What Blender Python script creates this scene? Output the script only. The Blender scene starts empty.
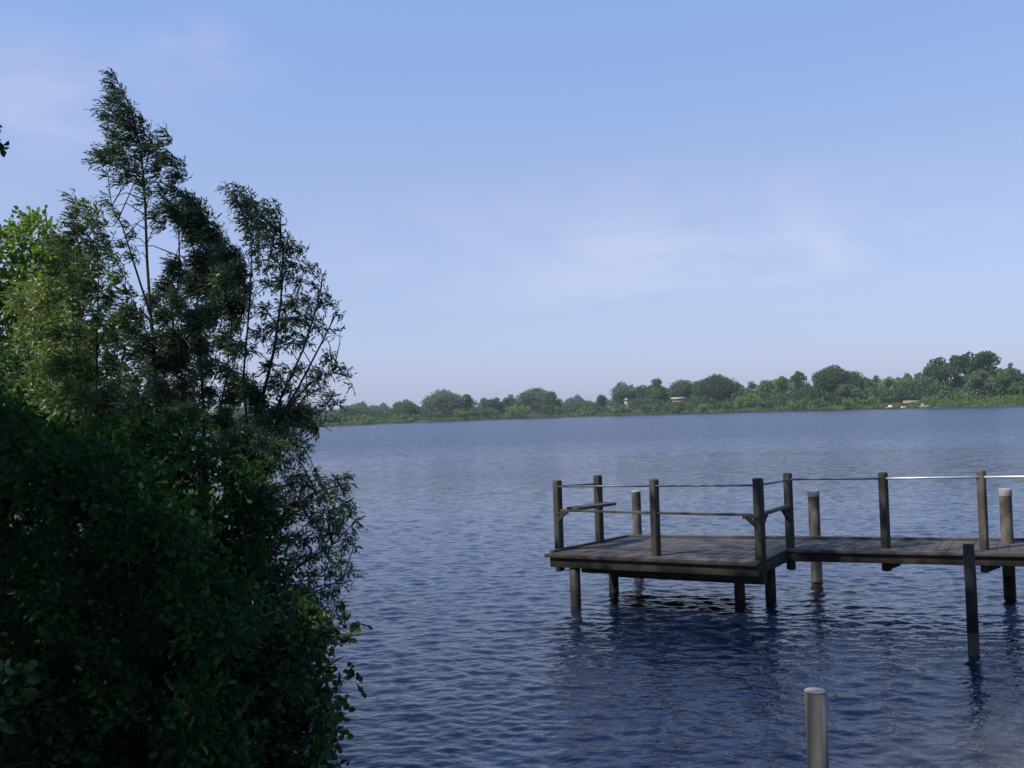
import bpy, math, random
import numpy as np
from mathutils import Matrix, Vector

random.seed(7)
rng = np.random.default_rng(11)
SC = bpy.context.scene
COL = SC.collection
R_ = math.radians

# ------------------------------------------------------------------ camera geometry
FPX = 1040.0
PIT, ROL = R_(1.65), R_(1.9)
CAM = np.array([0, 0, 2.7])
Fw = np.array([0, math.cos(PIT), math.sin(PIT)])
U0 = np.array([0, -math.sin(PIT), math.cos(PIT)])
R0 = np.array([1.0, 0, 0])
Rt = math.cos(ROL) * R0 - math.sin(ROL) * U0
Up = math.sin(ROL) * R0 + math.cos(ROL) * U0


def ray(x, y):
    return Fw + Rt * (x - 512) / FPX + Up * (384 - y) / FPX


def at_z(x, y, z):
    d = ray(x, y)
    return CAM + d * (z - CAM[2]) / d[2]


def at_y(x, y, Y):
    d = ray(x, y)
    return CAM + d * (Y / d[1])


cd = bpy.data.cameras.new('camera')
cd.sensor_width = 36
cd.lens = 36 * FPX / 1024
cd.clip_start = 0.05
cd.clip_end = 6000
co = bpy.data.objects.new('camera', cd)
COL.objects.link(co)
m = Matrix((
    (Rt[0], Up[0], -Fw[0], CAM[0]),
    (Rt[1], Up[1], -Fw[1], CAM[1]),
    (Rt[2], Up[2], -Fw[2], CAM[2]),
    (0, 0, 0, 1)))
co.matrix_world = m
SC.camera = co

# ------------------------------------------------------------------ helpers


def tag(o, label=None, cat=None, group=None, kind=None):
    if label: o['label'] = label
    if cat: o['category'] = cat
    if group: o['group'] = group
    if kind: o['kind'] = kind
    return o


def empty(name, loc, label, cat, group=None):
    o = bpy.data.objects.new(name, None)
    o.location = Vector([float(c) for c in loc])
    o.empty_display_size = .2
    COL.objects.link(o)
    return tag(o, label, cat, group)


def mk(name, verts, faces, mat, parent=None, smooth=False):
    """faces: list of integer arrays (n,k). verts in world space; made local to the parent."""
    v = np.asarray(verts, dtype=np.float64)
    if parent is not None:
        v = v - np.array(parent.location)
    me = bpy.data.meshes.new(name)
    faces = [np.asarray(f, dtype=np.int32) for f in faces if len(f)]
    nl = sum(f.size for f in faces)
    npol = sum(len(f) for f in faces)
    me.vertices.add(len(v))
    me.vertices.foreach_set('co', v.astype(np.float32).ravel())
    me.loops.add(nl)
    me.polygons.add(npol)
    me.loops.foreach_set('vertex_index', np.concatenate([f.ravel() for f in faces]))
    tot = np.concatenate([np.full(len(f), f.shape[1], dtype=np.int32) for f in faces])
    st = np.concatenate([[0], np.cumsum(tot)[:-1]]).astype(np.int32)
    me.polygons.foreach_set('loop_start', st)
    me.polygons.foreach_set('loop_total', tot)
    me.update(calc_edges=True)
    me.validate()
    if smooth:
        me.polygons.foreach_set('use_smooth', np.ones(len(me.polygons), dtype=bool))
    me.materials.append(mat)
    o = bpy.data.objects.new(name, me)
    COL.objects.link(o)
    if parent is not None:
        o.parent = parent
    return o


class MB:
    """collects boxes, tubes and prisms, then links them as one mesh"""

    def __init__(s):
        s.v = []; s.f = {3: [], 4: []}; s.n = 0; s.ng = []

    def add(s, v, f):
        for a in f:
            a = tuple(int(i) + s.n for i in a)
            if len(a) in s.f: s.f[len(a)].append(a)
            else:
                for k in range(1, len(a) - 1): s.f[3].append((a[0], a[k], a[k + 1]))
        s.v.extend([tuple(p) for p in v]); s.n += len(v)

    def prism(s, poly, z0, z1):
        n = len(poly)
        v = [(p[0], p[1], z0) for p in poly] + [(p[0], p[1], z1) for p in poly]
        f = [tuple(range(n))[::-1], tuple(range(n, 2 * n))] + [(i, (i + 1) % n, n + (i + 1) % n, n + i) for i in range(n)]
        s.add(v, f)

    def bar(s, a, b, w, h, up=(0, 0, 1)):
        a = np.array(a, float); b = np.array(b, float)
        d = (b - a) / np.linalg.norm(b - a)
        sd = np.cross(d, up)
        if np.linalg.norm(sd) < 1e-4: sd = np.array([1., 0, 0])
        sd /= np.linalg.norm(sd); u = np.cross(sd, d)
        v = []
        for p in (a, b):
            for i, j in ((-1, -1), (1, -1), (1, 1), (-1, 1)):
                v.append(p + sd * i * w / 2 + u * j * h / 2)
        s.add(v, [(0, 1, 2, 3), (7, 6, 5, 4), (0, 4, 5, 1), (1, 5, 6, 2), (2, 6, 7, 3), (3, 7, 4, 0)])

    def tube(s, pts, rad, n=6, cap=True):
        pts = [np.array(p, float) for p in pts]
        if np.isscalar(rad): rad = [rad] * len(pts)
        v = []; f = []
        for i, p in enumerate(pts):
            d = pts[min(i + 1, len(pts) - 1)] - pts[max(i - 1, 0)]
            d /= (np.linalg.norm(d) + 1e-9)
            a = np.cross(d, (0.31, 0.95, 0.05)); a /= np.linalg.norm(a) + 1e-9
            b = np.cross(d, a)
            for k in range(n):
                t = 2 * math.pi * k / n
                v.append(p + rad[i] * (math.cos(t) * a + math.sin(t) * b))
            if i:
                for k in range(n):
                    f.append(((i - 1) * n + k, (i - 1) * n + (k + 1) % n, i * n + (k + 1) % n, i * n + k))
        if cap:
            f.append(tuple(range(n))[::-1]); f.append(tuple(range((len(pts) - 1) * n, len(pts) * n)))
        s.add(v, f)

    def build(s, name, mat, parent=None, smooth=False, bevel=0):
        o = mk(name, s.v, [s.f[4], s.f[3]], mat, parent, smooth)
        if bevel:
            b = o.modifiers.new('bevel', 'BEVEL'); b.width = bevel; b.segments = 2; b.limit_method = 'ANGLE'
        return o


# ------------------------------------------------------------------ materials
def newmat(name):
    mt = bpy.data.materials.new(name); mt.use_nodes = True
    nt = mt.node_tree
    return mt, nt, nt.nodes['Principled BSDF']


def N(nt, t, **kw):
    n = nt.nodes.new(t)
    for k, v in kw.items():
        if hasattr(n, k) and k not in n.inputs: setattr(n, k, v)
        else: n.inputs[k].default_value = v
    return n


def ramp(nt, stops):
    r = nt.nodes.new('ShaderNodeValToRGB')
    el = r.color_ramp.elements
    while len(el) < len(stops): el.new(.5)
    for e, (p, c) in zip(el, stops):
        e.position = p; e.color = (*c, 1)
    return r


def leaf_mat(name, cols, rough=.45, trans=.35, spec=.4, nscale=.9):
    mt, nt, b = newmat(name)
    L = nt.links.new
    geo = N(nt, 'ShaderNodeNewGeometry')
    r = ramp(nt, cols)
    tc = N(nt, 'ShaderNodeTexCoord')
    nz = N(nt, 'ShaderNodeTexNoise', Scale=nscale, Detail=2.0)
    L(tc.outputs['Object'], nz.inputs['Vector'])
    mx = N(nt, 'ShaderNodeMath', operation='MULTIPLY_ADD')
    L(nz.outputs['Fac'], mx.inputs[0]); mx.inputs[1].default_value = .9; mx.inputs[2].default_value = -.45
    ad = N(nt, 'ShaderNodeMath', operation='ADD', use_clamp=True)
    L(geo.outputs['Random Per Island'], ad.inputs[0]); L(mx.outputs[0], ad.inputs[1])
    L(ad.outputs[0], r.inputs['Fac'])
    L(r.outputs['Color'], b.inputs['Base Color'])
    b.inputs['Roughness'].default_value = rough
    b.inputs['Specular IOR Level'].default_value = spec
    tr = N(nt, 'ShaderNodeBsdfTranslucent')
    hs = N(nt, 'ShaderNodeHueSaturation', Saturation=1.15, Value=1.5)
    L(r.outputs['Color'], hs.inputs['Color']); L(hs.outputs['Color'], tr.inputs['Color'])
    ms = N(nt, 'ShaderNodeMixShader', Fac=trans)
    L(b.outputs[0], ms.inputs[1]); L(tr.outputs[0], ms.inputs[2])
    L(ms.outputs[0], nt.nodes['Material Output'].inputs['Surface'])
    return mt


def wood_mat(name, c0, c1, scale=(40, 40, 3), rough=.8, bump=.15, moss=None):
    mt, nt, b = newmat(name); L = nt.links.new
    tc = N(nt, 'ShaderNodeTexCoord'); mp = N(nt, 'ShaderNodeMapping'); mp.inputs['Scale'].default_value = scale
    L(tc.outputs['Object'], mp.inputs['Vector'])
    nz = N(nt, 'ShaderNodeTexNoise', Scale=1.0, Detail=6.0, Roughness=.65); L(mp.outputs[0], nz.inputs['Vector'])
    r = ramp(nt, [(.3, c0), (.7, c1)]); L(nz.outputs['Fac'], r.inputs['Fac'])
    n2 = N(nt, 'ShaderNodeTexNoise', Scale=2.3, Detail=4.0); L(tc.outputs['Object'], n2.inputs['Vector'])
    r2 = ramp(nt, [(.42, (0, 0, 0)), (.62, (1, 1, 1))]); L(n2.outputs['Fac'], r2.inputs['Fac'])
    mix = N(nt, 'ShaderNodeMix', data_type='RGBA'); L(r2.outputs['Color'], mix.inputs['Factor'])
    dk = moss or tuple(.55 * a for a in c0)
    mix.inputs['A'].default_value = (*dk, 1)
    L(r.outputs['Color'], mix.inputs['B']); L(mix.outputs['Result'], b.inputs['Base Color'])
    b.inputs['Roughness'].default_value = rough
    b.inputs['Specular IOR Level'].default_value = .25
    bp = N(nt, 'ShaderNodeBump', Strength=bump, Distance=.02); L(nz.outputs['Fac'], bp.inputs['Height']); L(bp.outputs[0], b.inputs['Normal'])
    return mt


M = {}
M['willow'] = leaf_mat('willow_leaf', [(0, (.036, .066, .030)), (.5, (.056, .096, .042)), (1, (.095, .138, .062))], rough=.42, spec=.4)
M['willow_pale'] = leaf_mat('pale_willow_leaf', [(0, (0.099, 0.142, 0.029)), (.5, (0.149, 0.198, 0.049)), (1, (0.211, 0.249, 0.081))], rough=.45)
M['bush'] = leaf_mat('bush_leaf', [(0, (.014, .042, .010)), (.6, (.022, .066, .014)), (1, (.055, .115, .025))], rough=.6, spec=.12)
M['willow_mid'] = leaf_mat('sunny_willow_leaf', [(0, (0.058, 0.094, 0.025)), (.5, (0.090, 0.130, 0.036)), (1, (0.129, 0.177, 0.051))], rough=.45)  # brighter copy of the willow leaf, sunlight put into its colour
M['alder'] = leaf_mat('alder_leaf', [(0, (.02, .045, .012)), (.6, (.035, .075, .018)), (1, (.075, .12, .03))], rough=.45, spec=.35)
M['bright'] = leaf_mat('bright_leaf', [(0, (0.067, 0.116, 0.016)), (.5, (0.106, 0.171, 0.026)), (1, (0.157, 0.220, 0.042))], trans=.4)
M['canopy'] = leaf_mat('canopy_leaf', [(0, (.03, .055, .02)), (1, (.06, .09, .03))], trans=.2)
M['far_mid'] = leaf_mat('far_mid_leaf', [(0, (0.054, 0.094, 0.032)), (.5, (0.079, 0.128, 0.044)), (1, (0.107, 0.163, 0.057))], rough=.7, spec=.1, trans=.3, nscale=.25)
M['far_dark'] = leaf_mat('far_dark_leaf', [(0, (0.043, 0.077, 0.032)), (.5, (0.062, 0.106, 0.043)), (1, (0.089, 0.139, 0.055))], rough=.7, spec=.1, trans=.3, nscale=.25)
M['far_light'] = leaf_mat('far_light_leaf', [(0, (0.085, 0.150, 0.034)), (.5, (0.123, 0.204, 0.046)), (1, (0.160, 0.240, 0.062))], rough=.7, spec=.1, trans=.3, nscale=.25)
M['far_grey'] = leaf_mat('far_grey_leaf', [(0, (0.081, 0.117, 0.061)), (.5, (0.120, 0.160, 0.088)), (1, (0.164, 0.203, 0.116))], rough=.7, spec=.1, trans=.3, nscale=.25)
M['reed'] = leaf_mat('reed_leaf', [(0, (.075, .12, .032)), (.5, (.105, .16, .045)), (1, (.14, .20, .07))], rough=.7, spec=.1, trans=.2, nscale=.1)
M['bark'] = wood_mat('bark', (.035, .030, .024), (.085, .075, .060), (30, 30, 6), .9, .3)
M['bark_far'] = wood_mat('far_bark', (.05, .042, .033), (.09, .08, .065), (3, 3, .6), .9, .1)
M['timber'] = wood_mat('weathered_timber', (.033, .031, .030), (.072, .067, .063), (45, 45, 4), .85, .25, moss=(.035, .033, .022))
M['deckwood'] = wood_mat('deck_plank', (.052, .047, .043), (.105, .096, .086), (6, 6, 6), .75, .2, moss=(.055, .05, .042))
M['pilewood'] = wood_mat('pile_timber', (.095, .086, .075), (.205, .184, .158), (45, 45, 3), .85, .3, moss=(.06, .048, .036))
M['pilewet_shade'] = wood_mat('wet_and_shade_timber', (.030, .026, .020), (.060, .052, .040), (40, 40, 3), .6, .25)  # wet piles; on the deck beams its darkness stands in for shade


def plain(name, col, rough=.5, metal=0, var=.15, scale=6, bump=0):
    mt, nt, b = newmat(name); L = nt.links.new
    tc = N(nt, 'ShaderNodeTexCoord')
    nz = N(nt, 'ShaderNodeTexNoise', Scale=scale, Detail=5.0); L(tc.outputs['Object'], nz.inputs['Vector'])
    r = ramp(nt, [(.25, tuple(c * (1 - var) for c in col)), (.75, tuple(min(1, c * (1 + var)) for c in col))])
    L(nz.outputs['Fac'], r.inputs['Fac']); L(r.outputs['Color'], b.inputs['Base Color'])
    b.inputs['Roughness'].default_value = rough; b.inputs['Metallic'].default_value = metal
    if bump:
        bp = N(nt, 'ShaderNodeBump', Strength=bump, Distance=.02); L(nz.outputs['Fac'], bp.inputs['Height']); L(bp.outputs[0], b.inputs['Normal'])
    return mt


M['worn'] = wood_mat('worn_timber', (.07, .06, .05), (.13, .11, .09), (45, 45, 4), .8, .25)
M['metal'] = plain('galvanised_rail', (.55, .56, .58), .42, .55, .15, 8)
M['dullrail'] = plain('dull_rail', (.13, .14, .16), .5, .5, .2, 6)
M['capwhite'] = plain('white_pile_cap', (.25, .24, .23), .6, 0, .12, 30)
M['polegrey'] = wood_mat('weathered_pole', (.11, .102, .090), (.195, .182, .162), (30, 30, 2.5), .7, .12, moss=(.095, .086, .073))
M['poletop'] = plain('pole_top', (.27, .25, .22), .6, 0, .1, 30)  # lighter than the shaft, standing in for sun on the top
M['housewhite'] = plain('white_render', (.27, .28, .28), .7, 0, .05, 1)
M['roofpale'] = plain('pale_roof', (.28, .27, .25), .6, 0, .08, 1)
M['brick'] = plain('brown_wall', (.20, .14, .11), .8, 0, .15, 2)
M['darkglass'] = plain('window_glass', (.03, .035, .04), .1, 0, .1, 2)
M['redpaint'] = plain('red_brown_hull', (.2, .07, .05), .4, 0, .1, 3)
M['hullwhite'] = plain('white_hull', (.36, .36, .35), .35, 0, .04, 3)
M['hullblue'] = plain('grey_hull', (.10, .13, .2), .4, 0, .1, 3)
M['tanwood'] = plain('tan_boards', (.22, .165, .105), .7, 0, .2, 2)
M['canvas'] = plain('dark_canvas', (.05, .06, .08), .8, 0, .1, 3)

# ground
mt, nt, b = newmat('bank_ground'); L = nt.links.new
tc = N(nt, 'ShaderNodeTexCoord')
n1 = N(nt, 'ShaderNodeTexNoise', Scale=.6, Detail=8.0, Roughness=.7); L(tc.outputs['Object'], n1.inputs['Vector'])
r = ramp(nt, [(.3, (.045, .04, .025)), (.5, (.04, .065, .02)), (.75, (.07, .11, .03))]); L(n1.outputs['Fac'], r.inputs['Fac'])
L(r.outputs['Color'], b.inputs['Base Color']); b.inputs['Roughness'].default_value = .9
n2 = N(nt, 'ShaderNodeTexNoise', Scale=14.0, Detail=6.0); L(tc.outputs['Object'], n2.inputs['Vector'])
bp = N(nt, 'ShaderNodeBump', Strength=.6, Distance=.05); L(n2.outputs['Fac'], bp.inputs['Height']); L(bp.outputs[0], b.inputs['Normal'])
M['ground'] = mt

# water
mt, nt, b = newmat('lake_water'); L = nt.links.new
tc = N(nt, 'ShaderNodeTexCoord')
mp = N(nt, 'ShaderNodeMapping'); mp.inputs['Scale'].default_value = (.7, 1, 1); mp.inputs['Rotation'].default_value = (0, 0, R_(-14))
L(tc.outputs['Object'], mp.inputs['Vector'])
a1 = N(nt, 'ShaderNodeTexNoise', Scale=5.0, Detail=3.0, Roughness=.55); L(mp.outputs[0], a1.inputs['Vector'])
a2 = N(nt, 'ShaderNodeTexNoise', Scale=14.0, Detail=3.0, Roughness=.5); L(mp.outputs[0], a2.inputs['Vector'])
mpl = N(nt, 'ShaderNodeMapping'); mpl.inputs['Scale'].default_value = (.012, .05, 1); L(tc.outputs['Object'], mpl.inputs['Vector'])
ln = N(nt, 'ShaderNodeTexNoise', Scale=1.0, Detail=4.0, Roughness=.6); L(mpl.outputs[0], ln.inputs['Vector'])
lr = N(nt, 'ShaderNodeMapRange'); lr.inputs['From Min'].default_value = .3; lr.inputs['From Max'].default_value = .7
lr.inputs['To Min'].default_value = .72; lr.inputs['To Max'].default_value = 1.2; L(ln.outputs['Fac'], lr.inputs['Value'])
b1 = N(nt, 'ShaderNodeBump', Strength=1.0); L(a1.outputs['Fac'], b1.inputs['Height'])
mm = N(nt, 'ShaderNodeMath', operation='MULTIPLY'); L(lr.outputs[0], mm.inputs[0]); mm.inputs[1].default_value = .020; L(mm.outputs[0], b1.inputs['Distance'])
b2 = N(nt, 'ShaderNodeBump', Strength=1.0); L(a2.outputs['Fac'], b2.inputs['Height']); L(b1.outputs[0], b2.inputs['Normal'])
m2 = N(nt, 'ShaderNodeMath', operation='MULTIPLY'); L(lr.outputs[0], m2.inputs[0]); m2.inputs[1].default_value = .010; L(m2.outputs[0], b2.inputs['Distance'])
# open water: steeper short chop away from the sheltered bank, given as slopes so that it stays rough far out
def vm(op, a, b_):
    n = N(nt, 'ShaderNodeVectorMath', operation=op)
    for i, q in enumerate((a, b_)):
        if isinstance(q, tuple): n.inputs[i].default_value = q
        else: L(q, n.inputs[i])
    return n.outputs[0]
s1 = N(nt, 'ShaderNodeTexNoise', Scale=3.2, Detail=4.0, Roughness=.6); L(mp.outputs[0], s1.inputs['Vector'])
sl = vm('MULTIPLY', vm('SUBTRACT', s1.outputs['Color'], (.5, .5, .5)), (1.2, 1.7, 0))
ds = N(nt, 'ShaderNodeVectorMath', operation='LENGTH'); L(tc.outputs['Object'], ds.inputs[0])
dw = N(nt, 'ShaderNodeMapRange', interpolation_type='SMOOTHSTEP'); L(ds.outputs['Value'], dw.inputs['Value'])
dw.inputs['From Min'].default_value = 14; dw.inputs['From Max'].default_value = 65
dw.inputs['To Min'].default_value = .12; dw.inputs['To Max'].default_value = 1.0
dl = N(nt, 'ShaderNodeMath', operation='MULTIPLY'); L(dw.outputs[0], dl.inputs[0]); L(lr.outputs[0], dl.inputs[1])
sc_ = N(nt, 'ShaderNodeVectorMath', operation='SCALE'); L(sl, sc_.inputs[0]); L(dl.outputs[0], sc_.inputs['Scale'])
nn = N(nt, 'ShaderNodeVectorMath', operation='NORMALIZE'); L(vm('ADD', b2.outputs[0], sc_.outputs[0]), nn.inputs[0])
L(nn.outputs[0], b.inputs['Normal'])
# brown sediment stirred up in the shallows near the right bank
vd = N(nt, 'ShaderNodeVectorMath', operation='DISTANCE'); L(tc.outputs['Object'], vd.inputs[0]); vd.inputs[1].default_value = (4.7, 7.0, 0)
sh = N(nt, 'ShaderNodeMapRange', interpolation_type='SMOOTHSTEP'); L(vd.outputs['Value'], sh.inputs['Value'])
sh.inputs['From Min'].default_value = .6; sh.inputs['From Max'].default_value = 3.0; sh.inputs['To Min'].default_value = .85; sh.inputs['To Max'].default_value = 0
wc = N(nt, 'ShaderNodeMix', data_type='RGBA'); L(sh.outputs[0], wc.inputs['Factor'])
wc.inputs['A'].default_value = (.0065, .0130, .031, 1); wc.inputs['B'].default_value = (.060, .048, .034, 1)
L(wc.outputs['Result'], b.inputs['Base Color'])
rg = N(nt, 'ShaderNodeMapRange', interpolation_type='SMOOTHSTEP'); L(ds.outputs['Value'], rg.inputs['Value'])
rg.inputs['From Min'].default_value = 18; rg.inputs['From Max'].default_value = 110
rg.inputs['To Min'].default_value = .06; rg.inputs['To Max'].default_value = .27
# a calm slick lying across the lake
def wm(op, a, b_=None):
    n = N(nt, 'ShaderNodeMath', operation=op)
    for i, q in enumerate((a, b_)):
        if q is None: continue
        if isinstance(q, (int, float)): n.inputs[i].default_value = q
        else: L(q, n.inputs[i])
    return n.outputs[0]
sx_ = N(nt, 'ShaderNodeSeparateXYZ'); L(tc.outputs['Object'], sx_.inputs[0])
dd = wm('ADD', wm('SUBTRACT', sx_.outputs['Y'], 62.0), wm('MULTIPLY', sx_.outputs['X'], .22))
dd = wm('ADD', dd, wm('MULTIPLY', wm('SUBTRACT', ln.outputs['Fac'], .5), 26.0))
dd = wm('DIVIDE', dd, 3.2)
slick = wm('EXPONENT', wm('MULTIPLY', wm('MULTIPLY', dd, dd), -1.0))
L(wm('MULTIPLY', rg.outputs[0], wm('SUBTRACT', 1.0, wm('MULTIPLY', slick, .55))), b.inputs['Roughness'])
L(wm('MULTIPLY', dl.outputs[0], wm('SUBTRACT', 1.0, wm('MULTIPLY', slick, .55))), sc_.inputs['Scale'])
b.inputs['IOR'].default_value = 1.333
M['water'] = mt

# ------------------------------------------------------------------ terrain and lake
AZ = np.array([-75, -60, -45, -30, -20, -14, -10, -5, 0, 5, 10, 15.5, 20.4, 26, 40, 55, 65])
RR = np.array([120, 170, 240, 330, 390, 415, 440, 520, 545, 515, 488, 440, 402, 345, 260, 190, 150])


def shoreR(azdeg):
    return np.interp(azdeg, AZ, RR)


far = [(shoreR(a) * math.sin(R_(a)), shoreR(a) * math.cos(R_(a))) for a in np.arange(65, -66, -1.5)]
near = [(-110, 60), (-70, 62), (-30, 55), (-13, 44), (-8.6, 30), (-6.3, 22), (-4.4, 15.5), (-3.2, 12.6), (-2.5, 11.0), (-2.25, 9.5), (-2.0, 7.6), (-1.4, 5.7), (0, 4.9), (3, 4.6),
        (7, 5), (11, 7), (14, 9.2), (20, 13), (45, 28), (100, 50)]
LAKE = np.array(near + far)


def lake_sd(P):
    """signed distance to the shoreline, positive on land"""
    x, y = P[:, 0], P[:, 1]
    best = np.full(len(P), 1e18); inside = np.zeros(len(P), bool)
    n = len(LAKE)
    for i in range(n):
        a = LAKE[i]; c = LAKE[(i + 1) % n]; e = c - a
        t = np.clip(((x - a[0]) * e[0] + (y - a[1]) * e[1]) / (e @ e), 0, 1)
        best = np.minimum(best, (x - a[0] - t * e[0]) ** 2 + (y - a[1] - t * e[1]) ** 2)
        cond = (a[1] > y) != (c[1] > y)
        with np.errstate(divide='ignore', invalid='ignore'):
            xi = a[0] + (y - a[1]) * e[0] / (e[1] if e[1] else 1e-9)
        inside ^= cond & (x < xi)
    d = np.sqrt(best)
    return np.where(inside, -d, d)


def height(P):
    s = lake_sd(P)
    dist = np.hypot(P[:, 0], P[:, 1])
    h = np.where(s < 0, np.maximum(-1.6, s * .5), np.minimum(1.12, s * .55))
    h = h + np.where(s > 2, .06 * np.sin(P[:, 0] * .9) * np.cos(P[:, 1] * .8), 0)
    h = h + np.where((s > 20) & (dist > 150), np.minimum(5, (s - 20) * .02), 0)
    return h


def ground_z(x, y):
    return float(height(np.array([[x, y]]))[0])


def polar(rs, ths):
    r, t = np.meshgrid(rs, ths, indexing='ij')
    v = np.stack([r * np.sin(t), r * np.cos(t), np.zeros_like(r)], -1).reshape(-1, 3)
    nr, ntt = len(rs), len(ths)
    i, j = np.meshgrid(np.arange(nr - 1), np.arange(ntt - 1), indexing='ij')
    a = (i * ntt + j).ravel()
    return v, np.stack([a, a + ntt, a + ntt + 1, a + 1], -1)


rs = np.concatenate([[0.02], np.geomspace(.6, 60, 90), np.geomspace(63, 700, 90), np.geomspace(760, 4500, 14)])
ths = np.radians(np.linspace(-180, 180, 241))
v, f = polar(rs, ths)
v[:, 2] = height(v)
tag(mk('ground', v, [f], M['ground'], smooth=True), 'grassy lake bank and far shore land', 'ground', kind='structure')

# water surface: real waves near, finer ripples in the material
rs = np.concatenate([[.05, 1.5, 3, 4], np.geomspace(4.6, 45, 1000), np.geomspace(45.5, 900, 160)])
ths = np.radians(np.concatenate([np.linspace(-180, -34, 40)[:-1], np.linspace(-34, 34, 760), np.linspace(34, 180, 40)[1:]]))
v, f = polar(rs, ths)
rad = np.hypot(v[:, 0], v[:, 1])
ang = np.abs(np.arctan2(v[:, 0], v[:, 1]))
sp = rad * .0023
sp = np.where(ang > R_(34.1), rad * .06, sp)
z = np.zeros(len(v))
NW = 60
for k in range(NW):
    lam = .14 * (.62 / .14) ** (rng.random() ** 1.4)
    th = R_(-14) + rng.normal(0, R_(32)) + math.pi / 2
    kk = 2 * math.pi / lam
    slope = .095 * math.sqrt(2 / NW)
    w = np.clip((lam / sp - 2.5) / 2, 0, 1) * np.clip((45 - rad) / 20, 0, 1)
    z += w * slope / kk * np.sin(kk * (v[:, 0] * math.cos(th) + v[:, 1] * math.sin(th)) + rng.random() * 6.283)
v[:, 2] = z
tag(mk('water', v, [f], M['water'], smooth=True), 'rippled blue lake water', 'water', kind='structure')

# ------------------------------------------------------------------ vegetation engine


def unit(a):
    return a / (np.linalg.norm(a, axis=-1, keepdims=True) + 1e-9)


def leaf_mesh(P, D, Ln, Wd, broad):
    n = len(P)
    S = unit(np.cross(D, rng.normal(size=(n, 3))))
    Nn = np.cross(S, D)
    Ln = Ln[:, None]; Wd = Wd[:, None]
    if not broad:
        mid = P + D * Ln * .42 + Nn * Ln * .05
        V = np.stack([P, mid + S * Wd / 2, P + D * Ln - Nn * Ln * .06, mid - S * Wd / 2], 1).reshape(-1, 3)
        return V, np.arange(4 * n).reshape(n, 4)
    up = Nn * Wd * .18
    V = np.stack([P, P + D * Ln * .32 + S * Wd * .5 + up, P + D * Ln * .74 + S * Wd * .36 + up, P + D * Ln - Nn * Ln * .08,
                  P + D * Ln * .74 - S * Wd * .36 + up, P + D * Ln * .32 - S * Wd * .5 + up], 1).reshape(-1, 3)
    a = np.arange(n)[:, None] * 6
    return V, np.concatenate([a + [0, 1, 2, 3], a + [0, 3, 4, 5]])


def closest_on_stems(stems, c):
    best = None
    for st in stems:
        for i in range(len(st) - 1):
            for t in (0, .25, .5, .75):
                p = st[i] * (1 - t) + st[i + 1] * t
                d = np.linalg.norm(p - c) + max(0, p[2] - c[2] + .12) * .7
                if best is None or d < best[0]: best = (d, p)
    return best[1]


def plant(name, label, cat, stems, clumps, leafmat, Y, base=None, group=None, spread=.8, leaf=(.046, .0145), broad=False,
          wind=(-.55, 0, .12), lai=2.0, sprig=.22, rad0=.026, names=('trunk', 'crown'), deep=.0, step=.024, bark='bark', extra=None):
    """stems: pixel polylines [(x,y,dY)...] bottom first; clumps: (x,y,r) in pixels; Y: distance of the plant"""
    S3 = [[at_y(p[0], p[1], Y + (p[2] if len(p) > 2 else 0)) for p in st] for st in stems]
    b0 = S3[0][0]
    if base is None: base = (b0[0], b0[1])
    gz = max(ground_z(*base), -.6)
    B = np.array([base[0], base[1], gz])
    root = empty(name, B, label, cat, group)
    wood = MB()
    for k, st in enumerate(S3):
        foot = B - (0, 0, .15) + np.array([.09 * math.cos(2.4 * k), .09 * math.sin(2.4 * k), 0]) * (k > 0)
        pts = [foot] + st
        if st[0][2] - gz > .5:
            q = foot * .45 + st[0] * .55; q[2] = foot[2] * .5 + st[0][2] * .5
            pts = [foot, q] + st
        n = len(pts)
        rr = [rad0 * (1 - .25 * (k > 0)) * (1 - .82 * i / (n - 1)) for i in range(n)]
        wood.tube(pts, rr, 7)
    wind = np.array(wind)
    LP, LD = [], []
    pxm = Y / FPX
    for c in clumps:
        cx, cy, cr = c[:3]
        dy = c[3] if len(c) > 3 else rng.normal(0, spread * .5)
        C = at_y(cx, cy, Y + dy)
        r = cr * pxm
        s = closest_on_stems(S3, C)
        ln = np.linalg.norm(C - s)
        if ln > .05:
            md = s * .5 + C * .5 + np.array([0, 0, .10 * ln]) + rng.normal(0, .05 * ln, 3)
            wood.tube([s, md, C], [.008 * min(1, .4 + ln), .005, .002], 4, False)
        la = leaf[0] * leaf[1] * (.5 if not broad else .7)
        nleaf = lai * math.pi * r * r / la
        per = max(5, int(sprig / step))
        ns = max(2, int(round(nleaf / per)))
        for _ in range(ns):
            o = rng.normal(0, .5, 3); o *= min(1, 1.05 / np.linalg.norm(o))
            st = C + o * r * .5
            d = unit(o * .9 + wind + rng.normal(0, .38, 3) + np.array([0, 0, .12]))
            L_ = sprig * rng.uniform(.55, 1.25) * min(1.0, .45 + r / .16 * .4)
            bend = wind * .5 + np.array([0, 0, -.18]) + rng.normal(0, .15, 3)
            pts = [st + d * L_ * t + bend * L_ * t * t for t in (0, .35, .7, 1)]
            wood.tube(pts, [.0032, .0026, .002, .001], 3, False)
            kk = max(4, int(L_ / step))
            t = np.linspace(.06, 1, kk)[:, None]
            P = st + d * L_ * t + bend * L_ * t * t
            T = unit(d + 2 * bend * t)
            D = unit(T * .75 + rng.normal(0, .32, (kk, 3)) + wind * .35 + np.array([0, 0, -.12]))
            LP.append(P); LD.append(D)
    P = np.concatenate(LP); D = np.concatenate(LD)
    n = len(P)
    V, F = leaf_mesh(P, D, leaf[0] * rng.uniform(.5, 1.35, n), leaf[1] * rng.uniform(.7, 1.25, n), broad)
    wood.build(names[0], M[bark], root, True)
    mk(names[1], V, [F], M[leafmat], root, False)
    return root


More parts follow.
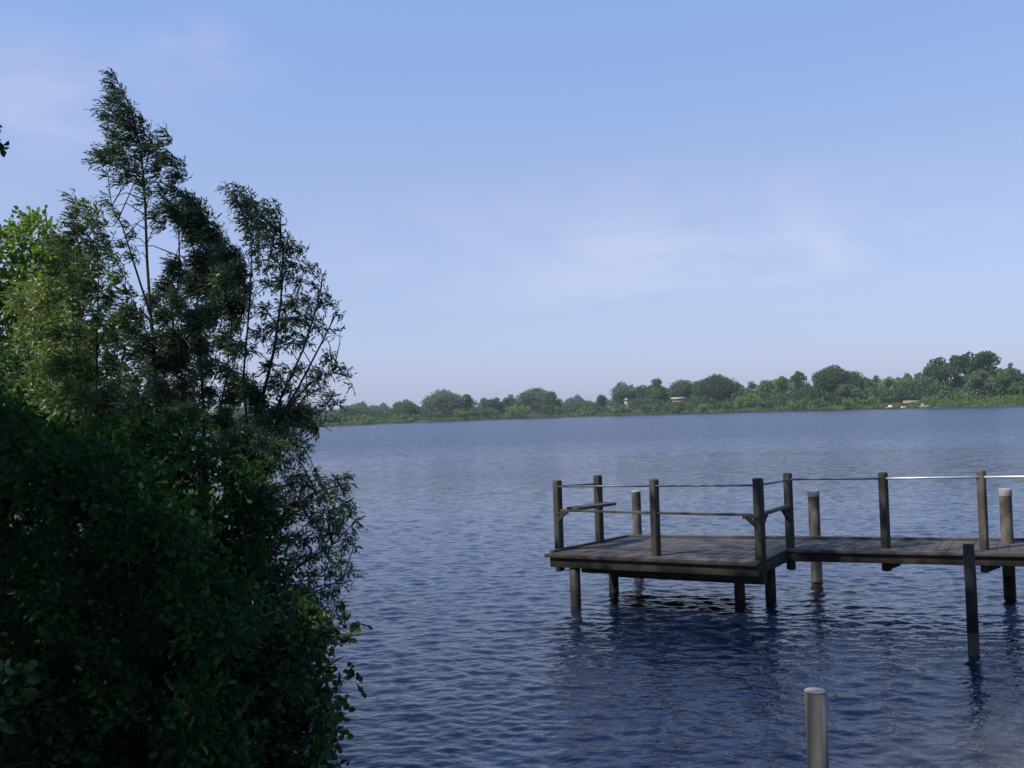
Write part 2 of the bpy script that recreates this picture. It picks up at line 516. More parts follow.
def fill(x0, y0, x1, y1, n, rmin, rmax, inside=None, dy=(0, 0)):
    out = []
    while len(out) < n:
        x, y = random.uniform(x0, x1), random.uniform(y0, y1)
        if inside and not inside(x, y): continue
        out.append((x, y, random.uniform(rmin, rmax), random.uniform(*dy)))
    return out


def below(poly):
    def fn(x, y):
        xs = [p[0] for p in poly]; ys = [p[1] for p in poly]
        return y > np.interp(x, xs, ys)
    return fn


# tall slim willow ---------------------------------------------------
plant('willow_tree', 'tallest slim willow whose wind-bent tip points highest into the sky', 'tree',
      [[(163, 470), (158, 400), (151, 320), (147, 260), (145, 200), (141, 150), (131, 110), (113, 72)],
       [(160, 400), (172, 330, .2), (180, 270, .3), (178, 215, .3), (170, 170, .2)],
       [(152, 320), (136, 270, -.2), (122, 225, -.3), (108, 200, -.3)]],
      [(112, 76, 5), (115, 85, 8), (121, 96, 10), (126, 108, 11), (132, 113, 8), (115, 103, 8), (110, 118, 8), (122, 122, 11), (134, 126, 12), (143, 122, 6), (145, 133, 9), (150, 144, 9),
       (104, 106, 4), (99, 110, 3), (98, 158, 5), (92, 160, 4), (105, 160, 9), (113, 152, 11), (124, 152, 11), (128, 163, 11), (116, 164, 8), (118, 136, 9), (110, 130, 6), (134, 142, 11), (146, 154, 10),
       (158, 152, 9), (165, 132, 5), (169, 137, 5), (172, 142, 4), (164, 146, 6), (168, 158, 9), (176, 162, 8), (184, 168, 6), (186, 178, 6), (178, 178, 9), (140, 172, 10), (130, 178, 8), (147, 184, 9), (160, 172, 9),
       (150, 195, 7), (143, 204, 5), (122, 184, 6), (110, 176, 4), (108, 198, 5), (114, 206, 5), (120, 214, 6), (165, 190, 9), (176, 192, 8), (170, 206, 9), (158, 216, 8), (164, 226, 8), (128, 226, 6), (134, 238, 6), (126, 246, 7), (136, 256, 7)] + fill(126, 290, 178, 470, 22, 7, 11),
      'willow', 10.6, group='willows on the near bank', lai=3.7, sprig=.13, step=.015, wind=(-.7, 0, .25))

# dense dark willow in the middle -----------------------------------
plant('willow_tree', 'densest dark willow with a sloping right shoulder, right of the tallest slim willow', 'tree',
      [[(205, 470), (203, 400), (199, 330), (195, 260), (186, 205)],
       [(208, 470), (226, 380, .2), (232, 320, .2), (228, 262, .3)],
       [(203, 470), (182, 380, -.2), (172, 320, -.2), (168, 262, -.3)]],
      [(184, 196, 8), (192, 202, 10), (200, 208, 12), (180, 212, 12), (190, 222, 16), (206, 220, 13), (215, 232, 15), (202, 238, 16), (224, 246, 15), (236, 258, 15), (220, 262, 18), (205, 262, 18), (244, 272, 13),
       (233, 280, 18), (215, 288, 20), (250, 290, 12), (246, 304, 14), (196, 284, 18), (180, 268, 14), (172, 288, 14), (184, 308, 16), (232, 305, 18), (214, 316, 18), (198, 322, 16), (168, 318, 14), (240, 325, 14), (158, 300, 10),
       (176, 338, 14), (205, 345, 15), (226, 340, 15), (240, 350, 12), (190, 355, 12), (160, 345, 13), (172, 365, 13), (212, 368, 13), (232, 372, 13), (196, 380, 13), (180, 392, 14), (214, 396, 14), (236, 398, 14), (165, 390, 14), (200, 412, 16), (228, 420, 16), (178, 418, 16)] + fill(150, 330, 245, 470, 26, 9, 14),
      'willow', 10.9, group='willows on the near bank', lai=4.6, sprig=.12, step=.016, wind=(-.6, 0, .1), spread=1.2)

# airy willow on the right ------------------------------------------
plant('willow_tree', 'airy willow with arching top standing rightmost, thin branches seen against the sky', 'tree',
      [[(252, 455), (262, 400), (274, 350), (281, 300), (283, 255), (279, 226)],
       [(258, 455), (282, 395, .1), (303, 350, .2), (316, 310, .2), (322, 285, .2), (308, 266, .2)],
       [(260, 460), (294, 400, -.2), (318, 376, -.2), (338, 372, -.2)],
       [(258, 455), (298, 388, .1), (320, 346, .1), (334, 318, .1), (340, 308, .1)],
       [(250, 455), (243, 380, .2), (250, 300, .3), (252, 240, .3), (240, 205, .2)]],
      [(226, 187, 4), (232, 189, 6), (240, 194, 8), (234, 200, 7), (249, 200, 9), (258, 205, 9), (268, 209, 7), (276, 213, 6), (244, 209, 10), (256, 216, 10), (268, 220, 9), (279, 226, 8), (249, 223, 9), (262, 231, 10), (275, 237, 9), (286, 240, 7),
       (270, 246, 8), (283, 250, 10), (294, 248, 7), (303, 253, 6), (298, 264, 7), (308, 268, 6), (317, 268, 4), (322, 275, 4), (254, 238, 8), (258, 252, 8), (262, 266, 8), (276, 264, 9), (290, 272, 9), (282, 284, 9), (300, 284, 8), (268, 284, 8), (318, 288, 6), (326, 292, 5),
       (330, 302, 6), (322, 304, 7), (338, 309, 4), (343, 314, 3), (308, 302, 8), (296, 302, 10), (284, 306, 9), (300, 318, 10), (288, 324, 11), (312, 322, 10), (322, 328, 6), (276, 326, 10), (266, 310, 9), (262, 335, 10), (294, 340, 10), (306, 342, 8), (280, 346, 9),
       (336, 335, 3), (340, 331, 3), (330, 360, 7), (337, 366, 6), (346, 370, 5), (350, 378, 4), (352, 384, 3), (324, 372, 8), (314, 380, 7), (302, 370, 8), (288, 372, 8), (270, 368, 9), (276, 388, 9), (292, 390, 8), (305, 396, 9), (322, 390, 6), (334, 396, 7), (338, 404, 5), (326, 406, 7), (312, 412, 8), (296, 410, 10), (280, 410, 11), (336, 418, 3), (262, 400, 10), (266, 424, 11), (290, 428, 9), (306, 426, 6), (248, 350, 9), (250, 380, 10)] + fill(240, 380, 318, 450, 24, 8, 12),
      'willow', 10.2, group='willows on the near bank', lai=4.5, sprig=.12, step=.015, wind=(-.25, 0, -.02), spread=.9)

# low spreading willow over the water -------------------------------
plant('willow_shrub', 'low willow shrub reaching furthest right over the lake below the airy willow', 'shrub',
      [[(228, 610), (256, 560), (286, 510), (316, 492), (346, 484)],
       [(230, 610), (272, 585, -.1), (306, 562, -.2), (340, 540, -.2)],
       [(226, 605), (245, 540, .1), (268, 470, .2), (292, 446, .2)],
       [(232, 615), (280, 600, -.1), (320, 590, -.2), (350, 575, -.2)]],
      [(262, 440, 11), (276, 446, 11), (290, 440, 9), (304, 446, 6), (298, 458, 7), (282, 462, 10), (266, 468, 12), (248, 456, 12), (296, 474, 8), (304, 484, 9), (288, 486, 11), (272, 494, 12), (254, 488, 12),
       (312, 474, 5), (322, 482, 7), (334, 480, 6), (344, 477, 5), (349, 484, 4), (340, 490, 7), (330, 497, 9), (316, 496, 9), (302, 502, 10), (344, 503, 7), (352, 512, 6), (357, 521, 5), (356, 530, 4), (340, 516, 9), (326, 514, 10), (310, 518, 10), (292, 512, 10), (276, 522, 11),
       (334, 530, 9), (346, 538, 7), (320, 534, 10), (304, 538, 10), (288, 538, 11), (270, 548, 12), (342, 548, 6), (354, 546, 4), (326, 552, 9), (310, 558, 9), (294, 560, 11), (338, 562, 7), (350, 572, 5), (356, 578, 3), (328, 572, 9), (312, 578, 9), (342, 584, 6), (332, 592, 8), (318, 598, 8), (338, 606, 6),
       (296, 584, 10), (280, 574, 12), (262, 575, 13), (254, 520, 13), (250, 550, 14), (302, 604, 10), (322, 614, 8), (240, 500, 14), (236, 470, 14)] + fill(225, 430, 300, 600, 26, 9, 13),
      'willow', 8.9, group='willows on the near bank', lai=4.2, sprig=.10, step=.015, wind=(.1, 0, -.1), leaf=(.042, .0135), spread=.8, rad0=.028)

# left willow, half sunlit ------------------------------------------
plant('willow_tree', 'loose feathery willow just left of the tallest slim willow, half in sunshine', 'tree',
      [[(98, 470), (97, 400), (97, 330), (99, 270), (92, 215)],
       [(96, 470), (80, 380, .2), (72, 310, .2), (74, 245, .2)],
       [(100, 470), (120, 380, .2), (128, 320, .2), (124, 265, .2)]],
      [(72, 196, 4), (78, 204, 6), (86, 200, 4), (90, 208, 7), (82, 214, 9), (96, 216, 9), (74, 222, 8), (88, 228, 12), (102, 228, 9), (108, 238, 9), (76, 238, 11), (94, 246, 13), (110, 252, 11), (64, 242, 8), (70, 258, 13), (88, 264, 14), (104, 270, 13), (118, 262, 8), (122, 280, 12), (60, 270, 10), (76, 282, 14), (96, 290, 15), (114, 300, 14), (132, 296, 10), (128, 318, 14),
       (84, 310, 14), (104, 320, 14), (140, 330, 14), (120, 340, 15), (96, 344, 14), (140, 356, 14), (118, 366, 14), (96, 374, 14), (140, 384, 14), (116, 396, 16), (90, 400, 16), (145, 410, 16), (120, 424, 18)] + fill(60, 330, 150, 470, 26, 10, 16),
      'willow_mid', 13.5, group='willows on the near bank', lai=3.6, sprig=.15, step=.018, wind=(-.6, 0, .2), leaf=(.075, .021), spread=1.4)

# pale sunlit willow bushes at left ---------------------------------
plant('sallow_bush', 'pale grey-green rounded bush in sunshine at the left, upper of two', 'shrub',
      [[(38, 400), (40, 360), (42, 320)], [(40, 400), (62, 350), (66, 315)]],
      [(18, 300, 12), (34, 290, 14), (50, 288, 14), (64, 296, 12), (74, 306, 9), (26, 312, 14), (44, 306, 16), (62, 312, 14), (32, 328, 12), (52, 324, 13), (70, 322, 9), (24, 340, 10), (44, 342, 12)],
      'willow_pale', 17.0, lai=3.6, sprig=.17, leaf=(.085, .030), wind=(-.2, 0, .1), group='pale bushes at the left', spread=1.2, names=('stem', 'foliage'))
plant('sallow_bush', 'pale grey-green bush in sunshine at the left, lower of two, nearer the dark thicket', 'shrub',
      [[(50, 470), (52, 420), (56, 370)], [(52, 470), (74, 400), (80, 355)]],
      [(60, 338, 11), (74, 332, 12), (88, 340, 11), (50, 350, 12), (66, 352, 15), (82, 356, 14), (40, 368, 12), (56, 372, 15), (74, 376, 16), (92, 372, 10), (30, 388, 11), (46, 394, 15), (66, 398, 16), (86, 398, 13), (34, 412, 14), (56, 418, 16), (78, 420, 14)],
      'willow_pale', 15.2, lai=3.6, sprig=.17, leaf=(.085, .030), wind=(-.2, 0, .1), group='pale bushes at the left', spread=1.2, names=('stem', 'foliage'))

# bright broadleaf trees far left -----------------------------------
top_f = below([(-90, 240), (-40, 222), (-10, 242), (0, 238), (12, 236), (22, 230), (30, 228), (42, 231), (50, 236), (62, 244), (76, 262), (92, 300)])
plant('broadleaf_tree', 'bright green broadleaf tree at the left picture edge behind the willows', 'tree',
      [[(10, 470), (12, 400), (16, 330), (22, 250)], [(10, 430), (-30, 340), (-40, 260)], [(12, 430), (44, 340), (48, 260)]],
      [(20, 226, 7), (30, 223, 6), (43, 224, 6), (48, 232, 7), (12, 232, 8), (2, 236, 7)] + fill(-80, 222, 80, 420, 170, 10, 15, top_f, (-1.2, 2.6)),
      'bright', 24.0, lai=4.2, sprig=.42, leaf=(.13, .085), broad=True, wind=(-.1, 0, .15), rad0=.14, spread=3, step=.06)
top_g = below([(-160, 330), (-60, 340), (60, 350), (110, 370), (150, 395), (180, 410)])
plant('broadleaf_tree', 'darker low broadleaf tree filling the gap behind the pale bushes', 'tree',
      [[(70, 470), (72, 440), (74, 390)], [(70, 470), (20, 420), (0, 370)], [(70, 470), (110, 430), (130, 405)]],
      fill(-120, 330, 175, 470, 110, 11, 17, top_g, (-1, 2)),
      'alder', 21.0, lai=3.4, sprig=.40, leaf=(.12, .08), broad=True, wind=(-.1, 0, .1), rad0=.12, spread=3, step=.06)

# dark thicket in front ---------------------------------------------
top_1 = below([(-60, 400), (0, 410), (40, 420), (90, 440), (140, 455), (175, 480), (205, 520), (228, 570), (250, 640)])
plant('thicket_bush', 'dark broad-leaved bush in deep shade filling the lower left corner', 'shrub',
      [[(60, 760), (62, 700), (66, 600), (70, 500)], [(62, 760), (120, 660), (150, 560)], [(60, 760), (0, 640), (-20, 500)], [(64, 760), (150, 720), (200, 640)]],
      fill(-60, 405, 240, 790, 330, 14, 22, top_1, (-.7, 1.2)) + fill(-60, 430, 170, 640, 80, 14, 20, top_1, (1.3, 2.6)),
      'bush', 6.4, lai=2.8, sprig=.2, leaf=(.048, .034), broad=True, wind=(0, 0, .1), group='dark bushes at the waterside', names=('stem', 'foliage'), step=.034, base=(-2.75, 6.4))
top_2 = below([(120, 430), (180, 425), (230, 440), (262, 490), (276, 540), (292, 596), (300, 640)])
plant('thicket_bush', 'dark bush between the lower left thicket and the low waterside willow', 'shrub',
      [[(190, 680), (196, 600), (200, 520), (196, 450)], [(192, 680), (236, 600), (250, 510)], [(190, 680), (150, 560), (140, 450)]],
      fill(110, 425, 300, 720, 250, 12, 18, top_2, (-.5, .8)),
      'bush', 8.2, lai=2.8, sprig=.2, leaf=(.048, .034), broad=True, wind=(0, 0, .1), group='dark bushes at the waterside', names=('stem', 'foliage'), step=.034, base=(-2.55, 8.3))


def right_edge(poly):
    def fn(x, y):
        ys = [p[1] for p in poly]; xs = [p[0] for p in poly]
        return x < np.interp(y, ys, xs)
    return fn


re3 = right_edge([(270, 590), (318, 612), (336, 630), (334, 660), (326, 690), (330, 720), (322, 750), (322, 800)])
plant('alder_bush', 'waterside bush with rounder leaves catching the sun, overhanging the water', 'shrub',
      [[(236, 800), (250, 740), (262, 690), (290, 640), (330, 632)], [(238, 800), (280, 760), (310, 720)], [(236, 800), (220, 700), (230, 640)]],
      [(322, 612, 6), (334, 620, 8), (344, 628, 8), (350, 634, 6), (354, 640, 4), (340, 640, 9), (326, 632, 11), (312, 622, 11), (300, 612, 9), (350, 678, 5), (356, 682, 3), (340, 672, 7), (338, 690, 8), (344, 712, 4)] +
      fill(190, 595, 336, 810, 170, 12, 18, re3, (-.45, .7)) + fill(250, 670, 338, 810, 50, 10, 15, re3, (-.3, .5)),
      'alder', 7.2, lai=2.6, sprig=.17, leaf=(.055, .044), broad=True, wind=(.05, 0, 0), group='dark bushes at the waterside', names=('stem', 'foliage'), step=.034, base=(-2.3, 7.3))
plant('thicket_bush', 'nearest sprig of bush with the largest leaves at the left picture edge', 'shrub',
      [[(-90, 800), (-60, 740), (-30, 690), (0, 672)], [(-90, 800), (-40, 780), (30, 762)]],
      [(4, 668, 9, 0), (10, 680, 7, 0), (-14, 676, 14, 0), (2, 700, 8, .1), (-24, 720, 14, .1), (-40, 700, 22, 0)],
      'alder', 4.3, lai=1.0, sprig=.16, leaf=(.07, .05), broad=True, wind=(.2, 0, 0), group='dark bushes at the waterside', names=('stem', 'foliage'), step=.04, base=(-2.5, 4.2))

# tall tree whose crown shades the bank and the pier; its hanging twigs enter the picture at the left edge
tx, ty = -7.6, 2.2
gz = ground_z(tx, ty)
root = empty('overhanging_tree', (tx, ty, gz), 'tall tree at the left outside edge, only twig tips showing against the sky', 'tree')
w = MB()
w.tube([(tx, ty, gz - .2), (tx + .1, ty + .1, 4), (tx + .3, ty + .3, 8), (tx + .3, ty + .6, 11), (tx + .2, ty + .8, 14)], [.36, .29, .22, .13, .04], 9)
sx = np.array([-.9 * .643, -.42 * .643, .766]); sx /= np.linalg.norm(sx)
pole_top = np.array([1.95, 6.6, .9]); walk = np.array([6.6, 14.0, 1.0]); lit_leaf = at_y(342, 626, 7.1); near_leaf = at_y(6, 672, 4.3)
LP, LD = [], []
cnt = 0
while cnt < 250:
    q = rng.normal(size=3); q /= np.linalg.norm(q); q *= rng.random() ** (1 / 2.5)
    C = np.array([-6.2, 2.4, 9.6]) + q * np.array([10.0, 10.4, 5.6])  # the unseen part behind the camera is added to block sky light
    if C[2] < 4.5 and C[1] > -2: continue
    if C[2] < 2.5 or C[2] > 15: continue
    if np.linalg.norm(C[:2]) < 3.2 and C[2] < 6.5: continue
    # clear of the picture and of the sunny gaps that light the pole and the right end of the walkway
    if C[1] > -1 and C[0] > -C[1] * .56 - 2.3 and C[2] - 2.7 < .50 * max(C[1], 0) + 2.3: continue
    if any(np.linalg.norm(np.cross(C - g, sx)) < rr_ for g, rr_ in ((pole_top, 2.3), (walk, 1.5), (lit_leaf, 1.5), (near_leaf, .8))): continue
    s = np.array([tx + .25, ty + .35, min(9.5, max(2.5, C[2] - 1.2))])
    bpts = [s * (1 - t) + (s * .5 + C * .5 + (0, 0, .3)) * t for t in (.3, .6, 1)] + [(s * .5 + C * .5 + (0, 0, .3)) * (1 - t) + C * t for t in (.3, .6, .9)]
    if any(np.linalg.norm(np.cross(p_ - g, sx)) < .45 for g in (pole_top, pole_top - (0, 0, .7), lit_leaf) for p_ in bpts): continue
    cnt += 1
    w.tube([s, s * .5 + C * .5 + (0, 0, .3), C], [.06, .035, .012], 5, False)
    r = rng.uniform(.8, 1.25)
    n = 230
    o = rng.normal(0, .5, (n, 3)) * r
    P_ = C + o
    LP.append(P_); LD.append(unit(o + rng.normal(0, .4, (n, 3)) + (0, 0, -.3)))
# hanging branch at the picture edge
tip = at_y(5, 148, 8.2); tip2 = at_y(1, 122, 8.2)
s = np.array([-7.2, 6.6, 9.2])
w.tube([s, (-5.6, 8.1, 7.4), tip + (-.5, 0, .3), tip], [.035, .02, .008, .002], 5, False)
for tp, n, sd in ((tip + (-.02, 0, 0), 9, .014), (tip + (-.09, 0, .0), 24, .03), (tip2 + (-.04, 0, 0), 7, .015), (tip + (-.45, 0, .2), 90, .12), (np.array([-5.7, 8.1, 7.5]), 300, .35)):
    LP.append(tp + rng.normal(0, sd, (n, 3))); LD.append(unit(rng.normal(0, .6, (n, 3)) + (.3, 0, -.5)))
P = np.concatenate(LP); D = np.concatenate(LD); n = len(P)
big = np.linalg.norm(P - tip, axis=1) > 2.2
V, F = leaf_mesh(P, D, np.where(big, .17, .06) * rng.uniform(.7, 1.3, n), np.where(big, .12, .035) * rng.uniform(.7, 1.2, n), True)
w.build('trunk', M['bark'], root, True)
mk('crown', V, [F], M['canopy'], root)

# ------------------------------------------------------------------ the pier
ZD = .72
NL, NR, IN, BL = at_z(545, 554, ZD), at_z(757, 563, ZD), at_z(787, 549, ZD), at_z(626, 537, ZD)
F7, F10, N10 = at_z(790, 539, ZD), at_z(1024, 541, ZD), at_z(1024, 553.5, ZD)
ud = unit(F10 - BL); un = unit(N10 - IN)
FE = BL + ud * 13.5          # far edge, out of frame at the bank
NE = IN + un * 11.0
def lerp(a, b, t): return a * (1 - t) + b * t
CENTER = lerp(NL, IN, .6)
root = empty('wooden_pier', (CENTER[0], CENTER[1], 0), 'dark weathered wooden pier with railed platform and walkway over the lake', 'pier')
dk = MB()
# far point of the far edge matching IN
tF = np.dot(IN - BL, ud)
_d = unit(IN - NR)
_A = np.array([[ud[0], -_d[0]], [ud[1], -_d[1]]]); _t = np.linalg.solve(_A, (NR - BL)[:2])
FI = BL + ud * _t[0]
EDGE = lerp(NL, NR, 0)
def planks(a, b, c, d, n, z, gap=.004, th=.04):
    """boards laid across a quad a-b (near edge) and d-c (far edge)"""
    for i in range(n):
        L_ = np.linalg.norm(b - a); g = gap / L_
        t0, t1 = i / n + g / 2, (i + 1) / n - g / 2
        q = [lerp(a, b, t0), lerp(a, b, t1), lerp(d, c, t1), lerp(d, c, t0)]
        dz = random.uniform(-.003, .003)
        j = random.uniform(-.006, .006)
        dk.prism([(p[0], p[1] + j) for p in q], z - th + dz, z + dz)
planks(NL, NR, FI, BL, 21, ZD)
Wn, Wf = IN, FI
planks(IN, NE, FE, FI, 76, ZD)
dk.build('deck', M['deckwood'], root, bevel=.004)
NRb = NR
# side beams / fascia under the boards, near-black to paint in the overhang's shade
inn = unit(BL - NL); 
fz0, fz1 = ZD - .18, ZD - .043
fa = MB()
ins = .05 * inn
e1 = unit(NR - NL)
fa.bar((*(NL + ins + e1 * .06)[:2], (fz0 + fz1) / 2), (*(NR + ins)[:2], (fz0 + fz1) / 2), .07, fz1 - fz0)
fa.build('front_beam', M['pilewet_shade'], root, bevel=.005)
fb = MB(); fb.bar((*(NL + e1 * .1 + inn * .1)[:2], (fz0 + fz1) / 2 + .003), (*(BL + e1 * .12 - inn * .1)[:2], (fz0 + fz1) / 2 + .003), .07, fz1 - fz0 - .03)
fb.build('side_beam', M['pilewet_shade'], root, bevel=.005)
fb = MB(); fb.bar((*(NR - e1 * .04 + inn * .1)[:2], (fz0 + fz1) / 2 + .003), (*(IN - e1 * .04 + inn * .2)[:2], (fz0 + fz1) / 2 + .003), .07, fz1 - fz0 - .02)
fb.build('side_beam', M['pilewet_shade'], root, bevel=.005)
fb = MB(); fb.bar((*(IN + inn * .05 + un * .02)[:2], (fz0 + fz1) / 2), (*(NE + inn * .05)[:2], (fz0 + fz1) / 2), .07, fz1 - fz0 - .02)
fb.build('front_beam', M['pilewet_shade'], root, bevel=.005)
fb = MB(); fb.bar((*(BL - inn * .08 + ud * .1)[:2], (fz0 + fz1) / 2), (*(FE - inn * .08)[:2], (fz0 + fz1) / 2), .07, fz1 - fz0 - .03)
fb.build('back_beam', M['pilewet_shade'], root, bevel=.005)
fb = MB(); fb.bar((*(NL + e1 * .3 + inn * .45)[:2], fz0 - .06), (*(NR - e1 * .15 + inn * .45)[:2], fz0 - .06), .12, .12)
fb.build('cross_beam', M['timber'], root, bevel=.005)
# low boards added out of sight under the deck to darken the water's reflection
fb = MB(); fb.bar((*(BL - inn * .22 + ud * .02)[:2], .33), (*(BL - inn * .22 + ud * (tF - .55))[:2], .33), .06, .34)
fb.build('reflection_blocker', M['pilewet_shade'], root, bevel=.005)
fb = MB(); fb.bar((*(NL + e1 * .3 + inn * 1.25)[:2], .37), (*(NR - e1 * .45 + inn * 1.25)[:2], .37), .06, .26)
fb.build('reflection_blocker', M['pilewet_shade'], root, bevel=.005)
# edge board in deck wood along the walkway front
eb = MB(); eb.bar((*(IN + un * .12 - inn * .012)[:2], ZD - .02), (*(NE - inn * .012)[:2], ZD - .02), .02, .05)
eb.build('edge_board', M['deckwood'], root, bevel=.003)
eb = MB(); eb.bar((*(NL - inn * .012)[:2], ZD - .02), (*(NR - inn * .012)[:2], ZD - .02), .02, .05)
eb.build('edge_board', M['timber'], root, bevel=.003)
# kerb board at the back edge
eb = MB(); eb.bar((*(BL + ud * .05)[:2], ZD + .02), (*(FE)[:2], ZD + .02), .06, .035)
eb.build('edge_board', M['deckwood'], root, bevel=.004)
eb = MB(); eb.bar((*(NL + inn * .12 + e1 * .02)[:2], ZD + .02), (*(BL + e1 * .02)[:2], ZD + .02), .06, .035)
eb.build('edge_board', M['deckwood'], root, bevel=.004)

# posts: foot pixel on the deck plane, top pixel row, stub depth
def post(fx, fy, ty, stub, w=.105, mat='timber', z0=None, tilt=0):
    foot = at_z(fx, fy, ZD)
    d = ray(fx, ty); s = foot[1] / d[1]; ztop = CAM[2] + d[2] * s
    mb = MB()
    a = np.array([foot[0], foot[1], ZD - stub]); b_ = np.array([foot[0] + tilt, foot[1], ztop])
    mb.bar(a, b_, w, w, up=(e1[0] * .2 + inn[0], e1[1] * .2 + inn[1], 0))
    mb.build('rail_post', M[mat], root, bevel=.02)
    return foot, ztop
P1, z1 = post(559.5, 550.5, 480, .29)
P2, z2 = post(600, 543, 475, .10, .105)
P3, z3 = post(656.5, 555.5, 479, .30)
P4, z4 = post(761, 560, 478, .30, .112)
P5, z5 = post(790.5, 548, 473, .30, .10)
P6, z6 = post(886, 548, 472, .31, .105)
P7, z7 = post(984.5, 549.5, 470, .30, .10, 'pilewood')
P8 = P7 + un * 1.45; P9 = P7 + un * 2.9
for Q in (P8, P9):
    mb = MB(); mb.bar((Q[0], Q[1], ZD - .45), (Q[0], Q[1], z7), .1, .1, up=(inn[0], inn[1], 0)); mb.build('rail_post', M['pilewood'], root, bevel=.012)
def rail(a, b, za, zb, r=.014, name='top_rail', mat='dullrail'):
    mb = MB(); mb.tube([(a[0], a[1], za), lerp(np.array([a[0], a[1], za]), np.array([b[0], b[1], zb]), .5), (b[0], b[1], zb)], r, 8); mb.build(name, M[mat], root, True)
off = -inn * .035
rail(P1, P2, z1 - .085, z2 - .13)
rail(P1 + off, P3 + off, z1 - .09, z3 - .09)
rail(P3 + off, P4 + off, z3 - .09, z4 - .09)
rail(P4, P5, z4 - .09, z5 - .10)
rail(P5 + off, P6 + off, z5 - .085, z6 - .085)
rail(P6 + off, P7 + off, z6 - .085, z7 - .09, .016, mat='metal')
rail(P7 + off, P8 + off, z7 - .09, z7 - .09, .017, mat='metal')
rail(P8 + off, P9 + off, z7 - .09, z7 - .09, .017, mat='metal')
# plank ledges at half height
zl = ZD + .575
def ledge(a, b, w, th, za=zl, zb=None):
    mb = MB(); mb.bar((a[0], a[1], za), (b[0], b[1], za if zb is None else zb), w, th); mb.build('ledge_board', M['deckwood'], root, bevel=.004)
ledge(P1 + e1 * .04, P3, .07, .03); ledge(P3 + e1 * .01, P4 - e1 * .05, .07, .03)
ledge(P4 + inn * .06, P5 - inn * .06, .09, .035, zl + .005)
d12 = unit(P2 - P1)
ledge(P1 + e1 * .14 + d12 * .12, P2 + e1 * .16 + d12 * .06, .22, .045, zl + .012)
def bracket(p, dr, L_=.13):
    mb = MB()
    q = np.array([p[0], p[1], zl - .16]); t = np.array([p[0], p[1], zl - .028]) + np.array([dr[0], dr[1], 0]) * L_
    mb.bar(q, t, .045, .05); mb.bar((p[0], p[1], zl - .035), t + np.array([dr[0], dr[1], 0]) * .05, .05, .03)
    mb.build('bracket', M['timber'], root, bevel=.003)
bracket(P1 + off, e1); bracket(P4 + off, -e1, .15); bracket(P4 + inn * .05, inn, .12); bracket(P5 - inn * .04, -inn, .15)
# braces under the walkway
for Q in (P6, P7):
    mb = MB(); mb.bar((Q[0], Q[1], ZD - .27), (*(Q + un * .17)[:2], ZD - .20), .07, .06); mb.build('brace', M['timber'], root, bevel=.004)
# support piles
for (x, y) in ((576, 606), (614, 591), (740, 599), (771, 600)):
    p = at_z(x, y, 0); mb = MB()
    mb.tube([(p[0], p[1], -1.8), (p[0], p[1], 0.1), (p[0], p[1], ZD - .05)], .075, 14)
    mb.build('support_pile', M['pilewet_shade'], root, True)
for k in (4.6, 7.2, 9.8):
    for side in (IN + un * k + inn * .2, BL + ud * (k + tF) - inn * .2):
        mb = MB(); mb.tube([(side[0], side[1], -1.9), (side[0], side[1], ZD - .05)], .075, 14); mb.build('support_pile', M['pilewet_shade'], root, True)

# ------------------------------------------------------------------ mooring piles
def mooring(px, wy, ty, r, label, cap=.06, wet=.28):
    p = at_z(px, wy, 0)
    d = ray(px - (wy - ty) * .033, ty); ztop = CAM[2] + d[2] * p[1] / d[1]
    o = empty('mooring_pile', (p[0], p[1], -1.6), label, 'pile', 'mooring piles behind the pier')
    mb = MB(); mb.tube([(p[0], p[1], -1.6), (p[0], p[1], wet)], r * 1.01, 18); mb.build('wet_foot', M['pilewet_shade'], o, True)
    mb = MB(); mb.tube([(p[0], p[1], wet), (p[0], p[1], .9), (p[0], p[1], ztop - cap)], r, 18, False); mb.build('shaft', M['pilewood'], o, True)
    mb = MB(); mb.tube([(p[0], p[1], ztop - cap), (p[0], p[1], ztop - .008), (p[0], p[1], ztop)], [r * 1.06, r * 1.06, r * .95], 18); c = mb.build('cap', M['capwhite'], o, False, bevel=.003)
    return o
mooring(639, 577, 490.5, .075, 'mooring pile with pale cap behind the railed platform', .03)
mooring(817, 582, 490, .085, 'mooring pile with white cap behind the walkway, next to the platform corner', .10)
mooring(1010, 596, 488.5, .080, 'mooring pile with white cap behind the walkway at the right picture edge', .10)

p = at_z(974, 655, 0)
d = ray(970, 544); ztop = CAM[2] + d[2] * p[1] / d[1]
o = empty('mooring_post', (p[0], p[1], -1.6), 'dark bare timber post standing alone in the water before the walkway', 'post')
mb = MB(); mb.tube([(p[0], p[1], -1.6), (p[0], p[1], .03)], .059, 16); mb.build('wet_foot', M['pilewet_shade'], o, True)
mb = MB(); mb.tube([(p[0], p[1], .03), (p[0], p[1], .24)], .058, 16, False); mb.build('worn_band', M['worn'], o, True)
mb = MB(); mb.tube([(p[0], p[1], .24), (p[0], p[1], .8), (p[0] - .006, p[1], ztop - .02), (p[0] - .006, p[1], ztop)], [.058, .058, .057, .05], 16); mb.build('shaft', M['timber'], o, True)

